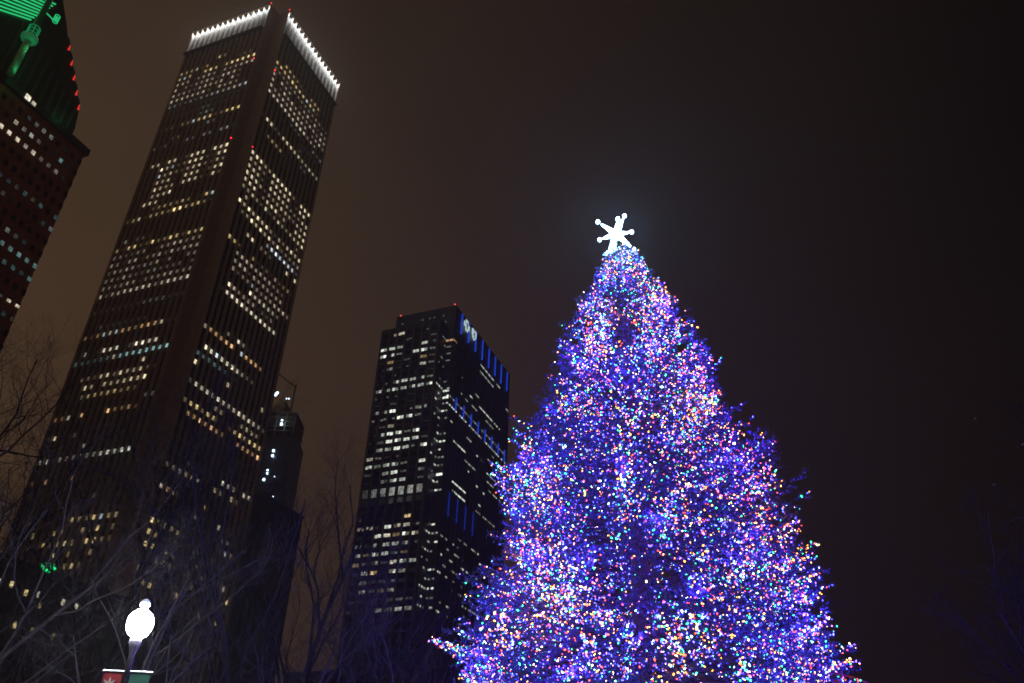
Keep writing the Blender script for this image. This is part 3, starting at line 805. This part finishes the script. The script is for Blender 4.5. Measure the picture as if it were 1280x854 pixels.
# ================================================================== BARE TREES
def bare_tree(label, x, y, h, seed, spread=.55, lean=(0, 0), m=None, r0=.16, first=.22, depth=4, name='bare_tree', nchild=(10, 7, 6, 4), leaves=0):
    rg = np.random.default_rng(seed)
    root = empty(name, (x, y, 0)); tag(root, label, 'tree', 'bare trees of the park')
    tr = MB(); tw = MB(); lv = MB()
    def branch(p, d, L, r, lev):
        n = 7 if lev < 3 else 4
        pts = [p]; rad = [r]
        for i in range(n):
            d = d + rg.normal(size=3) * (.13 if lev < 2 else .21) + UP * (.05 if lev > 0 else 0)
            d /= np.linalg.norm(d); p = p + d * L / n; pts.append(p); rad.append(max(.003, r * (1 - .72 * (i + 1) / n)))
        (tr if lev == 0 else tw).tube(pts, rad, 8 if lev == 0 else (5 if lev == 1 else 3), cap=False)
        if lev >= depth:
            if leaves and rg.random() < leaves:
                q = pts[-1]; s = .05; v = rg.normal(size=(3, 3)) * s
                lv.poly([q + v[0], q + v[1], q + v[2]])
            return
        for j in range(nchild[lev]):
            t = (first if lev == 0 else .18) + (1 - (first if lev == 0 else .18)) * (j + rg.random()) / nchild[lev]
            f = t * n; i0 = min(int(f), n - 1); q = pts[i0] + (pts[i0 + 1] - pts[i0]) * (f - i0)
            dd = pts[i0 + 1] - pts[i0]; dd /= np.linalg.norm(dd)
            s = rg.normal(size=3); s -= s.dot(dd) * dd; s /= np.linalg.norm(s)
            a = spread * rg.uniform(.75, 1.35)
            nd = dd * math.cos(a) + s * math.sin(a)
            rr = max(.003, (rad[i0]) * .55)
            branch(q, nd, L * rg.uniform(.42, .66) * (1.15 - .5 * t), rr, lev + 1)
    branch(np.array([x, y, 0.]), np.array([lean[0], lean[1], 1.]) / np.linalg.norm([lean[0], lean[1], 1.]), h * .86, r0, 0)
    tr.build('trunk', m or bark, root, True)
    tw.build('crown', m or bark, root, True)
    if leaves and lv.f: lv.build('dry_leaves', deadleaf, root)
    return root
bare_tree('tall bare tree against the sky at the left edge', -25.5, 35, 23.5, 11, m=bark_far, r0=.30, spread=.62, nchild=(15, 9, 7, 5))
bare_tree('broad bare tree in front of the base of the tallest tower', -17.5, 35.5, 19.5, 12, m=bark_far, r0=.25, spread=.6, nchild=(14, 9, 6, 5))
bare_tree('leaning bare tree lit from the side, left of the street lamp', -14.6, 20.5, 10.2, 13, lean=(.26, 0), r0=.11, spread=.5, nchild=(9, 6, 5, 3))
bare_tree('bare tree with upright stems nearest the lower left corner', -17.2, 19.5, 11.5, 14, lean=(.18, 0), r0=.10, spread=.42, nchild=(8, 6, 4, 3))
bare_tree('pale bare tree spreading right behind the street lamp', -7.7, 20.5, 8.9, 15, lean=(.08, 0), r0=.10, spread=.6, nchild=(9, 6, 5, 3))
bare_tree('small bare tree with thin pale stems, third from the street lamp', -6.1, 24, 9.5, 16, lean=(.05, 0), r0=.10, spread=.5)
bare_tree('dark bare tree in front of the gap between the two towers', -10.0, 33, 17.2, 17, m=bark_far, r0=.2, spread=.5)
bare_tree('dark bare tree left of the blue striped tower', -7.6, 36, 17.0, 18, m=bark_far, r0=.2, spread=.42)
bare_tree('bare tree below the blue striped tower', -4.4, 31, 11.0, 19, r0=.12, spread=.42)
bare_tree('small bare tree beside the lower left side of the christmas tree', -2.9, 27, 8.6, 20, r0=.10, spread=.45)
bare_tree('tall bare tree with a few dry leaves at the right edge', 17.4, 22.0, 17.5, 21, r0=.22, spread=.62, leaves=.05)
bare_tree('bare tree in the lower right corner', 16.9, 24, 10.0, 22, r0=.14, spread=.55)

# red lit hoop beside the christmas tree
hoop = empty('red_light_hoop', (9.9, 22.0, 0)); tag(hoop, 'dark red lit hoop of three tubes at the lower right of the christmas tree', 'hoop')
hm = mat('red_tube_light', (.2, .01, .01), .4, (.8, .05, .03), .16)
for k in range(3):
    r = 2.55 - k * .17
    m_ = MB(); m_.tube([(8.35 + r * math.cos(t), 22.0, 3.05 + r * 1.05 * math.sin(t)) for t in np.linspace(-.9, math.pi + .9, 48)], .022, 6); m_.build('light_tube', hm, hoop, True)
m_ = MB(); m_.tube([(8.35, 22.05, 0), (8.35, 22.05, .9)], .05, 6); m_.build('stand', blacksteel, hoop)

# ================================================================== GROUND
gm = bpy.data.materials.new('winter_lawn'); gm.use_nodes = True
nt = gm.node_tree; b = nt.nodes['Principled BSDF']; b.inputs['Roughness'].default_value = .95
tc = nt.nodes.new('ShaderNodeTexCoord'); n = nt.nodes.new('ShaderNodeTexNoise'); n.inputs['Scale'].default_value = .6; n.inputs['Detail'].default_value = 8
r = nt.nodes.new('ShaderNodeValToRGB'); r.color_ramp.elements[0].color = (.035, .045, .02, 1); r.color_ramp.elements[1].color = (.10, .09, .05, 1)
nt.links.new(tc.outputs['Object'], n.inputs['Vector']); nt.links.new(n.outputs['Fac'], r.inputs['Fac']); nt.links.new(r.outputs['Color'], b.inputs['Base Color'])
g = MB(); g.poly([(-800, -300, 0), (800, -300, 0), (800, 900, 0), (-800, 900, 0)]); tag(g.build('ground', gm), kind='structure')
g = MB(); g.poly([(-30, -6, .004), (30, -6, .004), (30, 10, .004), (-30, 10, .004)]); tag(g.build('path', mat('pale_concrete_paving', (.28, .27, .25), .9, noise=(1.5, .15))), kind='structure')

# ================================================================== SKY
wd = bpy.data.worlds.new("World"); scene.world = wd; wd.use_nodes = True
nt = wd.node_tree; bg = nt.nodes['Background']
tc = nt.nodes.new('ShaderNodeTexCoord')
def node(t, **kw):
    n = nt.nodes.new(t)
    for k, v in kw.items(): setattr(n, k, v)
    return n
dot = node('ShaderNodeVectorMath', operation='DOT_PRODUCT')
g0 = Vector((-.80, .56, .22)).normalized()       # the city glow under the cloud
dot.inputs[1].default_value = g0
nt.links.new(tc.outputs['Generated'], dot.inputs[0])
n = node('ShaderNodeTexNoise'); n.inputs['Scale'].default_value = 1.7; n.inputs['Detail'].default_value = 3
nt.links.new(tc.outputs['Generated'], n.inputs['Vector'])
ma = node('ShaderNodeMath', operation='MULTIPLY_ADD'); ma.inputs[1].default_value = .22; ma.inputs[2].default_value = -.11
nt.links.new(n.outputs['Fac'], ma.inputs[0])
ad = node('ShaderNodeMath', operation='ADD'); nt.links.new(dot.outputs['Value'], ad.inputs[0]); nt.links.new(ma.outputs[0], ad.inputs[1])
rp = node('ShaderNodeValToRGB')
els = rp.color_ramp.elements
els[0].position = .05; els[0].color = (.0034, .0025, .0020, 1)
els[1].position = .97; els[1].color = (.064, .036, .0185, 1)
for p, c_ in ((.35, (.0105, .0068, .0047, 1)), (.62, (.0215, .0130, .0086, 1)), (.82, (.040, .0235, .0138, 1))):
    e = els.new(p); e.color = c_
nt.links.new(ad.outputs[0], rp.inputs['Fac'])
dot2 = node('ShaderNodeVectorMath', operation='DOT_PRODUCT'); dot2.inputs[1].default_value = Vector((-.15, -.95, .25)).normalized()  # second glow lobe added out of view behind the camera to light the facades
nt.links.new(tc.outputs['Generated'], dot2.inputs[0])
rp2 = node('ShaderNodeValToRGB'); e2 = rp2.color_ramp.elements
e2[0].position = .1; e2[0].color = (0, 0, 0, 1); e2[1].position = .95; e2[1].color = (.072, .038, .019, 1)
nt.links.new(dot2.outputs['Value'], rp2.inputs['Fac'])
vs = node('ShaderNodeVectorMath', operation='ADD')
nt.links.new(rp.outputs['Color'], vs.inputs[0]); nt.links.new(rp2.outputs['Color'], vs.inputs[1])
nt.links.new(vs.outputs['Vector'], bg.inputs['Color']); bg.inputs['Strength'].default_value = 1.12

# ================================================================== HAZE
hz = bpy.data.materials.new('night_haze'); hz.use_nodes = True
nt = hz.node_tree; nt.nodes.clear()
out = nt.nodes.new('ShaderNodeOutputMaterial'); pv = nt.nodes.new('ShaderNodeVolumePrincipled')
pv.inputs['Color'].default_value = (1, .9, .8, 1); pv.inputs['Density'].default_value = .00036
pv.inputs['Density Attribute'].default_value = ""; pv.inputs['Anisotropy'].default_value = .6
nt.links.new(pv.outputs['Volume'], out.inputs['Volume'])
hz.cycles.homogeneous_volume = True
g = MB(); g.box((-820, -320, -1), (1640, 0, 0), (0, 1240, 0), (0, 0, 372))
tag(g.build('haze', hz), kind='stuff')
